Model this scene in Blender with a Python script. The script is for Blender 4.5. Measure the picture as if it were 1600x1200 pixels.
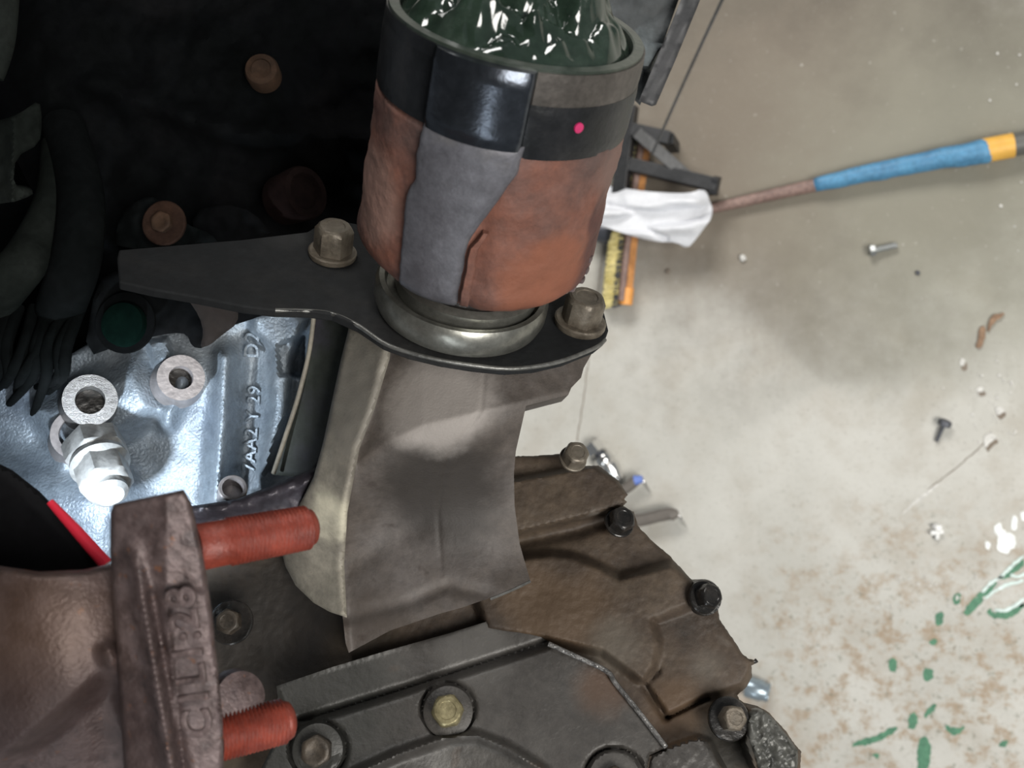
import bpy, bmesh, math, random
import numpy as np
from mathutils import Vector, Matrix, noise
from mathutils.geometry import delaunay_2d_cdt
random.seed(7)
C = bpy.context.scene.collection
for o in list(bpy.data.objects): bpy.data.objects.remove(o)

# ------------------------------------------------------------------ camera
F = 1500.0
TILT = math.radians(18)
HCAM = 1.45
cam_d = bpy.data.cameras.new('camera'); cam = bpy.data.objects.new('camera', cam_d); C.objects.link(cam)
cam_d.sensor_width = 36; cam_d.lens = 36*F/1600; cam_d.clip_start = .01
cam_d.dof.use_dof = True; cam_d.dof.focus_distance = .47; cam_d.dof.aperture_fstop = 12
cam.location = (0, 0, HCAM); cam.rotation_euler = (0, TILT, 0)
bpy.context.scene.camera = cam
RM = Matrix.Rotation(TILT, 3, 'Y'); CP = Vector((0, 0, HCAM))

# ------------------------------------------------------------------ light
sc = bpy.context.scene
sc.view_settings.view_transform = 'Standard'; sc.view_settings.look = 'None'
sc.view_settings.gamma = 1; sc.view_settings.use_curve_mapping = False
sc.view_settings.exposure = 0.0
w = bpy.data.worlds.new('world'); sc.world = w; w.use_nodes = True
w.node_tree.nodes['Background'].inputs[0].default_value = (.86, .93, 1, 1)
w.node_tree.nodes['Background'].inputs[1].default_value = .15
def light(name, kind, loc, target, energy, color, **kw):
    l = bpy.data.lights.new(name, kind); l.energy = energy; l.color = color
    for k, v in kw.items(): setattr(l, k, v)
    o = bpy.data.objects.new(name, l); C.objects.link(o); o.location = loc
    o.rotation_euler = (Vector(target)-Vector(loc)).to_track_quat('-Z', 'Y').to_euler()
    return o
light('workshop_window_light', 'AREA', (-.6, 2.6, 2.5), (.4, 0, 0), 95, (1, .98, .95), shape='RECTANGLE', size=1.8, size_y=1.0)
light('top_fill_light', 'AREA', (1.7, -.6, 3.0), (.5, 0, 0), 110, (1, .97, .92), shape='RECTANGLE', size=1.6, size_y=1.2)  # overhead fill added to light the floor, no lamp known there

light('lobe_highlight_light', 'AREA', (-.2, -3.0, 3.1), (-.1, .1, 1.05), 22, (.9, .96, 1), shape='RECTANGLE', size=.45, size_y=1.9)  # unseen source added for the upright highlight on the housing lobe

# ------------------------------------------------------------------ mapping from the photograph's pixels to points in the world
def W(v): return CP + RM @ Vector(v)
def P(x, y, d): return W(((x-800)/F*d, (600-y)/F*d, -d))
def FL(x, y, h=0.0):
    r = RM @ Vector(((x-800)/F, (600-y)/F, -1)); t = (h-CP.z)/r.z
    return CP + r*t
AWAY = RM @ Vector((0, 0, -1)); XR = RM @ Vector((1, 0, 0)); YU = Vector((0, 1, 0)); TOW = -AWAY
def onplane(x, y, p0, n):
    r = RM @ Vector(((x-800)/F, (600-y)/F, -1)); t = (p0-CP).dot(n)/r.dot(n)
    return CP + r*t
def cdir(x, y, z): return (RM @ Vector((x, y, z))).normalized()

# ------------------------------------------------------------------ object helpers
def thing(name, loc, label, cat, group=None, kind=None):
    o = bpy.data.objects.new(name, None); C.objects.link(o); o.location = loc; o.empty_display_size = .02
    o['label'] = label; o['category'] = cat
    if group: o['group'] = group
    if kind: o['kind'] = kind
    return o
def origin(p):
    v = Vector((0, 0, 0))
    while p is not None: v = v + p.location; p = p.parent
    return v
def tag(o, label=None, cat=None, group=None, kind=None):
    if label: o['label'] = label
    if cat: o['category'] = cat
    if group: o['group'] = group
    if kind: o['kind'] = kind
    return o
def obj(name, verts, faces, mat, parent=None, smooth=True, loc=None):
    me = bpy.data.meshes.new(name)
    o0 = origin(parent) if parent is not None else Vector(loc if loc is not None else (0, 0, 0))
    me.from_pydata([tuple(Vector(v)-o0) for v in verts], [], faces)
    bm = bmesh.new(); bm.from_mesh(me); bmesh.ops.recalc_face_normals(bm, faces=bm.faces); bm.to_mesh(me); bm.free()
    if smooth: me.polygons.foreach_set('use_smooth', [True]*len(me.polygons))
    me.materials.append(mat)
    o = bpy.data.objects.new(name, me); C.objects.link(o)
    if parent is not None: o.parent = parent
    else: o.location = o0
    return o
def sharp(o, ang=35):
    me = o.data; bm = bmesh.new(); bm.from_mesh(me); a = math.radians(ang)
    for e in bm.edges:
        if len(e.link_faces) == 2 and e.calc_face_angle(0) > a: e.smooth = False
    bm.to_mesh(me); bm.free(); return o
def bevel(o, wdt, seg=2):
    m = o.modifiers.new('bevel', 'BEVEL'); m.width = wdt; m.segments = seg; m.limit_method = 'ANGLE'; m.angle_limit = math.radians(40)
    return o

# ------------------------------------------------------------------ numpy polygon tools
def inside(x, y, poly):
    p = np.array(poly, float); c = np.zeros(x.shape, bool); n = len(p); j = n-1
    for i in range(n):
        xi, yi = p[i]; xj, yj = p[j]
        if yi != yj:
            c ^= ((yi > y) != (yj > y)) & (x < (xj-xi)*(y-yi)/(yj-yi)+xi)
        j = i
    return c
def dist(x, y, line, closed=False):
    p = [np.array(q, float) for q in line]
    if closed: p = p+[p[0]]
    best = np.full(np.shape(x), 1e9)
    for a, b in zip(p[:-1], p[1:]):
        ab = b-a; L = max(ab.dot(ab), 1e-9)
        t = np.clip(((x-a[0])*ab[0]+(y-a[1])*ab[1])/L, 0, 1)
        best = np.minimum(best, np.hypot(x-a[0]-t*ab[0], y-a[1]-t*ab[1]))
    return best
def sdf(x, y, poly): return np.where(inside(x, y, poly), 1, -1)*dist(x, y, poly, True)
def ss(v, a, b): t = np.clip((v-a)/(b-a), 0, 1); return t*t*(3-2*t)
def raised(x, y, poly, wdt=6): return ss(sdf(x, y, poly), -wdt/2, wdt/2)
def ridge(x, y, line, wdt): return np.exp(-(dist(x, y, line)/wdt)**2)
def blob(x, y, cx, cy, rx, ry=None): ry = ry or rx; return np.exp(-(((x-cx)/rx)**2+((y-cy)/ry)**2))
def lerp(v, xs, ys): return np.interp(v, xs, ys)
def wob(x, y, s, seed=0):
    return np.array([noise.noise(Vector((float(a)/s, float(b)/s, seed*7.3))) for a, b in zip(x, y)])
def resample(poly, step, jag=0, rnd=None):
    out = []; n = len(poly)
    for i in range(n):
        a = Vector(poly[i]); b = Vector(poly[(i+1) % n]); k = max(1, int(round((b-a).length/step)))
        for t in range(k):
            q = a.lerp(b, t/k)
            if jag: q = q+Vector((random.uniform(-jag, jag), random.uniform(-jag, jag)))
            out.append((q.x, q.y))
    return out
def rnd_poly(poly, it=1):
    for _ in range(it):
        q = []
        for i in range(len(poly)):
            a = Vector(poly[i]); b = Vector(poly[(i+1) % len(poly)])
            q += [tuple(a.lerp(b, .22)), tuple(a.lerp(b, .78))]
        poly = q
    return poly

def relief(name, outline, dfn, step, thick, mat, parent=None, edge=4, edged=.0015, rnd=0, jag=0, mapfn=None, ext=None, sh=None, loc=None):
    """a solid with a modelled front: outline, front surface depth dfn(x, y), rounded edge, sides and back"""
    if rnd: outline = rnd_poly(outline, rnd)
    ol = resample(outline, step, jag)
    a = np.array(ol); x0, y0 = a.min(0); x1, y1 = a.max(0)
    gx, gy = np.meshgrid(np.arange(x0, x1, step), np.arange(y0, y1, step*.87))
    gx = gx + (np.arange(gx.shape[0]) % 2)[:, None]*step*.5
    gx = gx.ravel(); gy = gy.ravel()
    sd = sdf(gx, gy, outline); k = sd > step*.55
    pts = ol+list(zip(gx[k].tolist(), gy[k].tolist()))
    n = len(ol)
    if edge:
        for f in (.35,):
            pass
    vs, es, fs, ov, oe, of = delaunay_2d_cdt([Vector(p) for p in pts], [(i, (i+1) % n) for i in range(n)], [], 1, 1e-6)
    vs = np.array([tuple(v) for v in vs]); X = vs[:, 0]; Y = vs[:, 1]
    d = dfn(X, Y)
    if edge:
        e = np.clip(dist(X, Y, outline, True)/edge, 0, 1); d = d+edged*(1-np.sqrt(1-(1-e)**2))
    mp = mapfn or P
    vw = [mp(float(x), float(y), float(z)) for x, y, z in zip(X, Y, d)]
    if ext is None:
        q_ = RM @ Vector((((x0+x1)/2-800)/F, (600-(y0+y1)/2)/F, -1)); ext = q_.normalized()
    cnt = {}
    for f in fs:
        for i in range(len(f)):
            ed = (f[i], f[(i+1) % len(f)]); kk = (min(ed), max(ed))
            cnt.setdefault(kk, []).append(ed)
    bnd = [v[0] for v in cnt.values() if len(v) == 1]
    N = len(vw); idx = {}; verts = list(vw); faces = [list(f) for f in fs]
    for a_, b_ in bnd:
        for q in (a_, b_):
            if q not in idx:
                idx[q] = len(verts); verts.append(vw[q]); verts.append(vw[q]+ext*thick)
        faces.append([idx[b_], idx[a_], idx[a_]+1, idx[b_]+1])
    nx = {a_: b_ for a_, b_ in bnd}; seen = set()
    for s0 in list(nx):
        if s0 in seen: continue
        loop = []; q = s0
        while q in nx and q not in seen: seen.add(q); loop.append(q); q = nx[q]
        if len(loop) > 2: faces.append([idx[q]+1 for q in reversed(loop)])
    me = bpy.data.meshes.new(name)
    o0 = origin(parent) if parent is not None else Vector(loc if loc is not None else P(sum(q[0] for q in ol)/n, sum(q[1] for q in ol)/n, float(d.mean())) if mapfn is None else verts[0])
    me.from_pydata([tuple(v-o0) for v in verts], [], faces)
    bm = bmesh.new(); bm.from_mesh(me); bmesh.ops.remove_doubles(bm, verts=bm.verts, dist=1e-6); bmesh.ops.recalc_face_normals(bm, faces=bm.faces)
    a38 = math.radians(sh or 45)
    for ed in bm.edges:
        if len(ed.link_faces) == 2 and ed.calc_face_angle(0) > a38: ed.smooth = False
    for f in bm.faces: f.smooth = True
    bm.to_mesh(me); bm.free()
    me.materials.append(mat)
    o = bpy.data.objects.new(name, me); C.objects.link(o)
    if parent is not None: o.parent = parent
    else: o.location = o0
    return o

def frame(n, up=None):
    n = n.normalized(); up = up or Vector((.13, .31, .94)).normalized()
    if abs(n.dot(up)) > .98: up = Vector((1, 0, 0))
    a = n.cross(up).normalized(); b = n.cross(a).normalized(); return a, b
def lathe(name, prof, c, n, mat, parent=None, seg=40, loc=None, smooth=True, rfn=None, sh=35):
    """prof: list of (radius, height along n)"""
    n = n.normalized(); a, b = frame(n); verts = []; faces = []
    for i, (r, h) in enumerate(prof):
        for j in range(seg):
            t = 2*math.pi*j/seg; rr = r*(rfn(t, i) if rfn else 1)
            verts.append(c+n*h+a*(rr*math.cos(t))+b*(rr*math.sin(t)))
    for i in range(len(prof)-1):
        for j in range(seg):
            k = (j+1) % seg; faces.append([i*seg+j, i*seg+k, (i+1)*seg+k, (i+1)*seg+j])
    if prof[0][0] > 1e-6: faces.append(list(range(seg))[::-1])
    if prof[-1][0] > 1e-6: faces.append([(len(prof)-1)*seg+j for j in range(seg)])
    o = obj(name, verts, faces, mat, parent, smooth, loc if loc is not None else c); sharp(o, sh); return o
def tube(name, pts, rad, mat, parent=None, seg=14, loc=None, sub=6):
    pts = [Vector(p) for p in pts]
    if not hasattr(rad, '__len__'): rad = [rad]*len(pts)
    P2 = []; R2 = []
    n = len(pts)
    if n > 2 and sub > 1:
        for i in range(n-1):
            p0 = pts[max(i-1, 0)]; p1 = pts[i]; p2 = pts[i+1]; p3 = pts[min(i+2, n-1)]
            for s in range(sub):
                t = s/sub; t2 = t*t; t3 = t2*t
                P2.append(.5*((2*p1)+(p2-p0)*t+(2*p0-5*p1+4*p2-p3)*t2+(3*p1-p0-3*p2+p3)*t3)); R2.append(rad[i]*(1-t)+rad[i+1]*t)
        P2.append(pts[-1]); R2.append(rad[-1])
    else: P2, R2 = pts, list(rad)
    verts = []; faces = []; a = None
    for i, p in enumerate(P2):
        d = (P2[min(i+1, len(P2)-1)]-P2[max(i-1, 0)]).normalized()
        if a is None: a, b = frame(d)
        else: a = (a-d*a.dot(d)).normalized(); b = d.cross(a)
        for j in range(seg):
            t = 2*math.pi*j/seg; verts.append(p+a*R2[i]*math.cos(t)+b*R2[i]*math.sin(t))
    for i in range(len(P2)-1):
        for j in range(seg):
            k = (j+1) % seg; faces.append([i*seg+j, i*seg+k, (i+1)*seg+k, (i+1)*seg+j])
    faces.append(list(range(seg))[::-1]); faces.append([(len(P2)-1)*seg+j for j in range(seg)])
    o = obj(name, verts, faces, mat, parent, True, loc if loc is not None else pts[0]); sharp(o, 50); return o
def prism(name, front, ext, mat, parent=None, bev=0, loc=None):
    n = len(front); verts = list(front)+[p+ext for p in front]
    faces = [list(range(n)), list(range(n, 2*n))[::-1]]+[[i, n+i, n+(i+1) % n, (i+1) % n] for i in range(n)]
    o = obj(name, verts, faces, mat, parent, False, loc if loc is not None else front[0])
    if bev: bevel(o, bev)
    return o
def bar(name, p, q, wdt, hgt, mat, parent=None, up=Vector((0, 0, 1)), bev=.001, loc=None):
    d = (q-p).normalized(); s = d.cross(up).normalized()*wdt/2; u = s.cross(d).normalized()*hgt/2
    fr = [p-s-u, p+s-u, p+s+u, p-s+u]
    return prism(name, fr, q-p, mat, parent, bev, loc)
def hexhead(r, h, cham=.12, rot=0):
    """hexagonal head mesh data in local z with a turned top"""
    v = []; f = []
    rings = [(r, 0, 6), (r, h*(1-cham), 6)]
    seg = 24
    def hexr(t): t = (t-rot) % (math.pi/3); return r*math.cos(math.pi/6)/math.cos(t-math.pi/6)
    prof = [(1.0, 0), (1.0, h*.82), (.93, h*.95), (.82, h), (.6, h*1.0), (.55, h*.97), (0.01, h*.96)]
    for k, (s, z) in enumerate(prof):
        for j in range(seg):
            t = 2*math.pi*j/seg
            rr = hexr(t)*s if k < 2 else min(hexr(t), r*.9)*s
            v.append((rr*math.cos(t), rr*math.sin(t), z))
    for k in range(len(prof)-1):
        for j in range(seg):
            q = (j+1) % seg; f.append([k*seg+j, k*seg+q, (k+1)*seg+q, (k+1)*seg+j])
    f.append(list(range(seg))[::-1]); f.append([(len(prof)-1)*seg+j for j in range(seg)])
    return v, f
def bolt(parent, c, n, r, h, mat, fl=None, flh=None, flmat=None, rot=0, label=None, name='bolt'):
    n = n.normalized(); a, b = frame(n)
    v, f = hexhead(r, h, rot=rot)
    o = obj(name, [c+a*x+b*y+n*z for x, y, z in v], f, mat, parent, True); sharp(o, 30)
    if label: o['label'] = label
    if fl:
        flh = flh or h*.25
        lathe('washer', [(fl*.3, -flh), (fl*.97, -flh), (fl, -flh*.7), (fl, -flh*.2), (fl*.94, 0), (fl*.3, 0.0002)], c, n, flmat or mat, o, 32)
    return o
def stud(name, p, q, r, mat, parent, pitch=.00125, r2=None, plain=0.0, tip=.003):
    ax = q-p; L = ax.length; n = ax.normalized(); prof = [(r*.93, 0)]
    h = 0.0
    if plain > 0: prof += [(r*.9, plain-.0002)]; h = plain
    r2 = r2 or r
    while h < L-tip:
        k = h/L; rr = r*(1-k)+r2*k
        prof += [(rr, h), (rr, h+pitch*.15), (rr*.84, h+pitch*.5), (rr*.84, h+pitch*.65)]; h += pitch
    prof += [(r2*.88, L-tip), (r2*.8, L-tip*.4), (r2*.55, L)]
    return lathe(name, prof, p, n, mat, parent, 36, sh=80)
def text(name, s, size, origin_w, right, up, depth, mat, parent, bev=.0002):
    cu = bpy.data.curves.new(name, 'FONT'); cu.body = s; cu.size = size; cu.extrude = depth; cu.bevel_depth = bev; cu.bevel_resolution = 1; cu.resolution_u = 4
    cu.align_x = 'LEFT'; cu.space_character = 1.1
    t = bpy.data.objects.new(name+'_tmp', cu); C.objects.link(t)
    dg = bpy.context.evaluated_depsgraph_get(); me = bpy.data.meshes.new_from_object(t.evaluated_get(dg))
    bpy.data.objects.remove(t)
    right = right.normalized(); nn = right.cross(up).normalized(); up = nn.cross(right)
    o0 = origin(parent)
    for v in me.vertices:
        c = v.co.copy(); v.co = origin_w+right*c.x+up*c.y+nn*c.z-o0
    me.materials.clear(); me.materials.append(mat); me.name = name
    o = bpy.data.objects.new(name, me); C.objects.link(o); o.parent = parent; return o

# ------------------------------------------------------------------ materials
def mat(name, cols, scale=40, rough=.6, metal=0.0, bump=.3, bscale=400, rvar=.15, detail=6, spec=.5, speck=None, dist_=.0008, stretch=None, coat=0, grain=.3, gscale=160):
    m = bpy.data.materials.new(name); m.use_nodes = True; N = m.node_tree.nodes; L = m.node_tree.links
    b = N['Principled BSDF']; tc = N.new('ShaderNodeTexCoord'); src = tc.outputs['Object']
    if stretch:
        mp = N.new('ShaderNodeMapping'); mp.inputs['Scale'].default_value = stretch; L.new(src, mp.inputs[0]); src = mp.outputs[0]
    nz = N.new('ShaderNodeTexNoise'); nz.inputs['Scale'].default_value = scale; nz.inputs['Detail'].default_value = detail; nz.inputs['Roughness'].default_value = .62
    L.new(src, nz.inputs['Vector'])
    cr = N.new('ShaderNodeValToRGB'); L.new(nz.outputs['Fac'], cr.inputs[0])
    e = cr.color_ramp.elements
    while len(e) > 1: e.remove(e[-1])
    n = len(cols)
    e[0].position = .3; e[0].color = (*cols[0], 1)
    for i, c in enumerate(cols[1:]): q = e.new(.3+.4*(i+1)/(n-1)); q.color = (*c, 1)
    out = cr.outputs[0]
    n2 = N.new('ShaderNodeTexNoise'); n2.inputs['Scale'].default_value = bscale; n2.inputs['Detail'].default_value = 4; L.new(src, n2.inputs['Vector'])
    if speck:
        col, thr, sscale = speck
        n3 = N.new('ShaderNodeTexNoise'); n3.inputs['Scale'].default_value = sscale; n3.inputs['Detail'].default_value = 3; L.new(src, n3.inputs['Vector'])
        mr = N.new('ShaderNodeMapRange'); mr.inputs[1].default_value = thr; mr.inputs[2].default_value = thr+.08; L.new(n3.outputs['Fac'], mr.inputs[0])
        mx = N.new('ShaderNodeMix'); mx.data_type = 'RGBA'; L.new(mr.outputs[0], mx.inputs[0]); L.new(out, mx.inputs[6]); mx.inputs[7].default_value = (*col, 1); out = mx.outputs[2]
    if grain:
        n4 = N.new('ShaderNodeTexNoise'); n4.inputs['Scale'].default_value = gscale; n4.inputs['Detail'].default_value = 7; n4.inputs['Roughness'].default_value = .75; L.new(src, n4.inputs['Vector'])
        g4 = N.new('ShaderNodeMapRange'); g4.inputs[1].default_value = .3; g4.inputs[2].default_value = .7; g4.inputs[3].default_value = 1-grain; g4.inputs[4].default_value = 1+grain; L.new(n4.outputs['Fac'], g4.inputs[0])
        m4 = N.new('ShaderNodeMix'); m4.data_type = 'RGBA'; m4.blend_type = 'MULTIPLY'; m4.inputs[0].default_value = 1; L.new(out, m4.inputs[6]); L.new(g4.outputs[0], m4.inputs[7]); out = m4.outputs[2]
    L.new(out, b.inputs['Base Color'])
    b.inputs['Metallic'].default_value = metal
    b.inputs['Specular IOR Level'].default_value = spec
    if coat: b.inputs['Coat Weight'].default_value = coat; b.inputs['Coat Roughness'].default_value = .12
    r2 = N.new('ShaderNodeMapRange'); r2.inputs[3].default_value = max(.03, rough-rvar); r2.inputs[4].default_value = min(1, rough+rvar); L.new(nz.outputs['Fac'], r2.inputs[0]); L.new(r2.outputs[0], b.inputs['Roughness'])
    if bump:
        bp = N.new('ShaderNodeBump'); bp.inputs['Strength'].default_value = bump; bp.inputs['Distance'].default_value = dist_; L.new(n2.outputs['Fac'], bp.inputs['Height']); L.new(bp.outputs[0], b.inputs['Normal'])
    return m
def flat(name, col, rough=.5, metal=0, emit=0, bump=.1):
    m = mat(name, [tuple(c*.85 for c in col), tuple(min(1, c*1.1) for c in col)], 60, rough, metal, bump, 500, .05, grain=0)
    if emit:
        b = m.node_tree.nodes['Principled BSDF']; b.inputs['Emission Color'].default_value = (*col, 1); b.inputs['Emission Strength'].default_value = emit
    return m
M = {}
M['rust'] = mat('rust', [(.075, .05, .045), (.12, .058, .045), (.16, .062, .040), (.13, .075, .055)], 16, .7, .1, .4, 420, .12, detail=9, speck=((.075, .028, .022), .55, 26))
M['rustdark'] = mat('rust_dark', [(.045, .033, .033), (.08, .056, .054), (.125, .092, .09), (.09, .067, .068)], 110, .5, .35, .9, 700, .12, speck=((.16, .075, .045), .66, 300), dist_=.0004)
M['rustred'] = mat('rust_red', [(.10, .018, .011), (.18, .030, .017), (.24, .042, .022)], 60, .5, .1, .4, 600, .15)
M['wornlobe'] = mat('worn_lobe', [(.07, .068, .077), (.11, .11, .125), (.135, .128, .125)], 22, .5, .25, .25, 500, .12)
M['blackband'] = mat('black_band', [(.006, .007, .008), (.011, .012, .014), (.028, .028, .03)], 30, .35, .3, .25, 300, .12, speck=((.13, .10, .10), .68, 45))
M['shinyband'] = mat('shiny_band', [(.05, .058, .07), (.09, .10, .12)], 30, .24, .85, .12, 700, .06)
M['rim'] = mat('rim', [(.05, .045, .04), (.09, .08, .072)], 40, .5, .4, .25, 400, .1)
M['grease'] = mat('grease', [(.007, .013, .009), (.014, .024, .017), (.026, .038, .030)], 50, .1, 0, .12, 120, .05, spec=.8)
M['greasewall'] = mat('greasy_wall', [(.012, .018, .014), (.03, .04, .032), (.05, .055, .045)], 40, .35, .1, .3, 200)
M['portrust'] = mat('port_rust', [(.006, .004, .004), (.018, .010, .009)], 25, .9, 0, .3, 200, spec=.05)
M['earbolt'] = mat('ear_bolt', [(.03, .018, .012), (.07, .04, .024)], 40, .8, .1, .3, 300, spec=.2)
M['portrust2'] = mat('washer_rust', [(.02, .011, .008), (.04, .022, .015)], 40, .85, 0, .3, 300, spec=.1)
M['plate'] = mat('plate', [(.005, .006, .007), (.010, .011, .012), (.022, .021, .020)], 9, .75, .05, .35, 300, .15, spec=.25)
M['wornedge'] = mat('worn_edge', [(.07, .07, .065), (.2, .2, .19)], 60, .4, .6, .4, 300, .1)
M['ring'] = mat('ring', [(.14, .14, .125), (.30, .30, .27)], 22, .32, .8, .15, 300, .1)
M['cast'] = mat('cast_dirty', [(.045, .037, .031), (.07, .058, .05), (.10, .088, .082), (.085, .068, .056)], 14, .65, .05, .5, 900, .12, detail=9, speck=((.045, .035, .03), .64, 70), dist_=.0003)
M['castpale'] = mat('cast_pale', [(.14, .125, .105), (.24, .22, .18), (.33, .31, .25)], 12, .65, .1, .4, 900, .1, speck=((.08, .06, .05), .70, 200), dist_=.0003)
M['case'] = mat('case_brown', [(.024, .019, .015), (.05, .036, .026), (.075, .055, .038), (.065, .055, .046)], 12, .62, .05, .5, 700, .12, detail=9, speck=((.10, .085, .07), .70, 40), dist_=.0004, spec=.35)
M['cover'] = mat('cover_grey', [(.024, .021, .018), (.044, .040, .036), (.07, .066, .06)], 14, .5, .15, .5, 700, .12, detail=9, speck=((.07, .045, .03), .66, 26), dist_=.0004)
M['lobegrey'] = mat('case_grey', [(.02, .02, .018), (.06, .06, .053), (.12, .12, .11)], 60, .4, .2, .5, 500, .15, detail=9, dist_=.0005)
M['oily'] = mat('oily_black', [(.008, .008, .008), (.02, .019, .018), (.035, .03, .026)], 60, .25, .3, .6, 200, .12)
M['greasebead'] = mat('oily_bead', [(.04, .04, .04), (.30, .29, .28)], 220, .2, .5, .9, 500, .1)
M['boltdirty'] = mat('bolt_dirty', [(.05, .04, .03), (.13, .11, .085), (.17, .15, .12)], 60, .45, .4, .3, 500, .12)
M['boltbrass'] = mat('bolt_yellow_zinc', [(.2, .17, .09), (.42, .37, .22)], 80, .35, .7, .2, 500, .1)
M['boltdark'] = mat('bolt_dark', [(.03, .025, .02), (.07, .055, .04)], 80, .5, .4, .3, 500, .12)
M['alu'] = mat('block_aluminium', [(.13, .16, .20), (.20, .24, .28), (.27, .30, .33)], 14, .42, .35, .8, 650, .1, dist_=.0008)
M['machined'] = mat('machined_face', [(.26, .24, .24), (.38, .355, .355)], 50, .4, .5, .2, 500, .1)
M['machdark'] = mat('machined_grey', [(.10, .098, .095), (.20, .195, .19)], 80, .4, .6, .5, 700, .1, stretch=(1, 6, 1))
M['steel'] = mat('steel', [(.26, .27, .27), (.42, .42, .41)], 60, .35, .5, .2, 400, .1)
M['bkplate'] = mat('dull_green_plate', [(.02, .025, .02), (.035, .04, .033), (.04, .036, .052)], 20, .6, .1, .2, 300, .1)
M['black'] = mat('black_engine', [(.0015, .002, .002), (.003, .0035, .004), (.006, .006, .0065)], 14, .9, 0, .3, 160, .05, spec=.06)
M['blackhose'] = mat('black_hose', [(.002, .003, .003), (.006, .007, .0075)], 25, .9, 0, .2, 200, .1, spec=.05)
M['greyhose'] = mat('grey_hose', [(.006, .008, .007), (.018, .021, .019)], 12, .9, 0, .2, 200, .1, spec=.06)
M['rubber'] = mat('black_plastic', [(.003, .003, .004), (.006, .006, .007)], 60, .8, 0, .1, 500, spec=.15)
M['red'] = flat('red_trim', (.75, .03, .06), .3)
M['floorgrey'] = None
M['blue'] = mat('blue_tape', [(.055, .18, .32), (.09, .27, .44)], 30, .55, 0, .5, 120, .1)
M['amber'] = flat('amber_tape', (.72, .40, .07), .5)
M['greygrip'] = flat('grey_grip', (.10, .10, .09), .5)
M['wood'] = mat('brown_handle', [(.16, .10, .085), (.28, .19, .16)], 20, .6, 0, .2, 200)
M['orange'] = mat('orange_wood', [(.30, .13, .05), (.58, .27, .09)], 30, .5, 0, .3, 150)
M['orangecap'] = flat('orange_cap', (.75, .33, .08), .5)
M['bristle'] = mat('yellow_bristle', [(.55, .46, .16), (.72, .64, .34)], 60, .7, 0, .2, 300)
M['bristledark'] = mat('dark_bristle', [(.04, .045, .05), (.10, .10, .11)], 60, .7, 0, .2, 300)
M['standblack'] = mat('black_paint', [(.012, .013, .014), (.03, .03, .032)], 20, .5, 0, .15, 200)
M['standgrey'] = mat('dark_grey_paint', [(.06, .06, .06), (.11, .11, .11)], 20, .55, 0, .15, 200)
M['rag'] = mat('white_rag', [(.60, .61, .64), (.80, .81, .84)], 8, .9, 0, .25, 300, .05, grain=.05)
M['panel'] = mat('mottled_panel', [(.015, .018, .019), (.033, .038, .04), (.08, .095, .10)], 22, .7, 0, .3, 300, .15)
M['chrome'] = flat('chrome', (.75, .74, .72), .2, .95)
M['screw'] = flat('dull_screw', (.36, .37, .36), .4, .7)
M['darkscrew'] = flat('dark_screw', (.09, .095, .11), .4, .6)
M['whitemetal'] = flat('white_plastic', (.8, .8, .78), .5)
M['cable'] = flat('grey_cable', (.13, .115, .10), .6)
M['bluetip'] = flat('blue_tip', (.12, .2, .55), .5)
M['clear'] = flat('pale_blue_socket', (.28, .34, .38), .25, .5)
M['paintwhite'] = flat('white_paint', (.82, .85, .84), .6)
M['palegreen'] = mat('pale_mint_paint', [(.5, .62, .58), (.7, .8, .77)], 60, .6)
M['green'] = mat('green_paint', [(.04, .14, .08), (.09, .24, .14)], 60, .6, 0, .5, 300)
M['crack'] = flat('crack_dirt', (.20, .165, .13), .9)
M['leaf'] = mat('dry_leaf', [(.16, .09, .05), (.28, .18, .11)], 90, .7)
M['flake'] = mat('pale_flake', [(.5, .49, .46), (.6, .59, .56)], 90, .7)
M['pinkmark'] = flat('pink_paint', (.45, .02, .11), .5)
M['greenplug'] = mat('dark_green_plug', [(.001, .005, .004), (.002, .008, .006)], 60, .95, 0, .1, 500, spec=.03)

def stain_or_shading(m, c, rad, soft, col, amt, nscale=40, namp=None):
    """a colour patch round the world point c"""
    N = m.node_tree.nodes; L = m.node_tree.links; b = N['Principled BSDF']; old = b.inputs['Base Color'].links[0].from_socket
    g = N.new('ShaderNodeNewGeometry'); v = N.new('ShaderNodeVectorMath'); v.operation = 'DISTANCE'; L.new(g.outputs['Position'], v.inputs[0]); v.inputs[1].default_value = c
    n = N.new('ShaderNodeTexNoise'); n.inputs['Scale'].default_value = nscale; n.inputs['Detail'].default_value = 8; n.inputs['Roughness'].default_value = .65; L.new(g.outputs['Position'], n.inputs['Vector'])
    k = N.new('ShaderNodeMath'); k.operation = 'MULTIPLY_ADD'; L.new(n.outputs['Fac'], k.inputs[0]); a = namp or rad*1.2; k.inputs[1].default_value = a; L.new(v.outputs['Value'], k.inputs[2])
    q = N.new('ShaderNodeMapRange'); q.interpolation_type = 'SMOOTHSTEP'; L.new(k.outputs[0], q.inputs[0])
    q.inputs[1].default_value = rad+a*.5; q.inputs[2].default_value = rad+soft+a*.5; q.inputs[3].default_value = amt; q.inputs[4].default_value = 0
    x = N.new('ShaderNodeMix'); x.data_type = 'RGBA'; L.new(q.outputs[0], x.inputs[0]); L.new(old, x.inputs[6]); x.inputs[7].default_value = (*col, 1); L.new(x.outputs[2], b.inputs['Base Color'])
RU, CA, CS, CO, MR_ = M['rust'], M['cast'], M['case'], M['cover'], M['rustdark']
stain_or_shading(RU, P(860, 440, .40), .016, .012, (.22, .075, .038), .65, 60)
stain_or_shading(RU, P(790, 330, .40), .010, .010, (.13, .03, .022), .8, 60)
stain_or_shading(RU, P(930, 250, .40), .010, .014, (.15, .095, .08), .7, 60)
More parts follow.
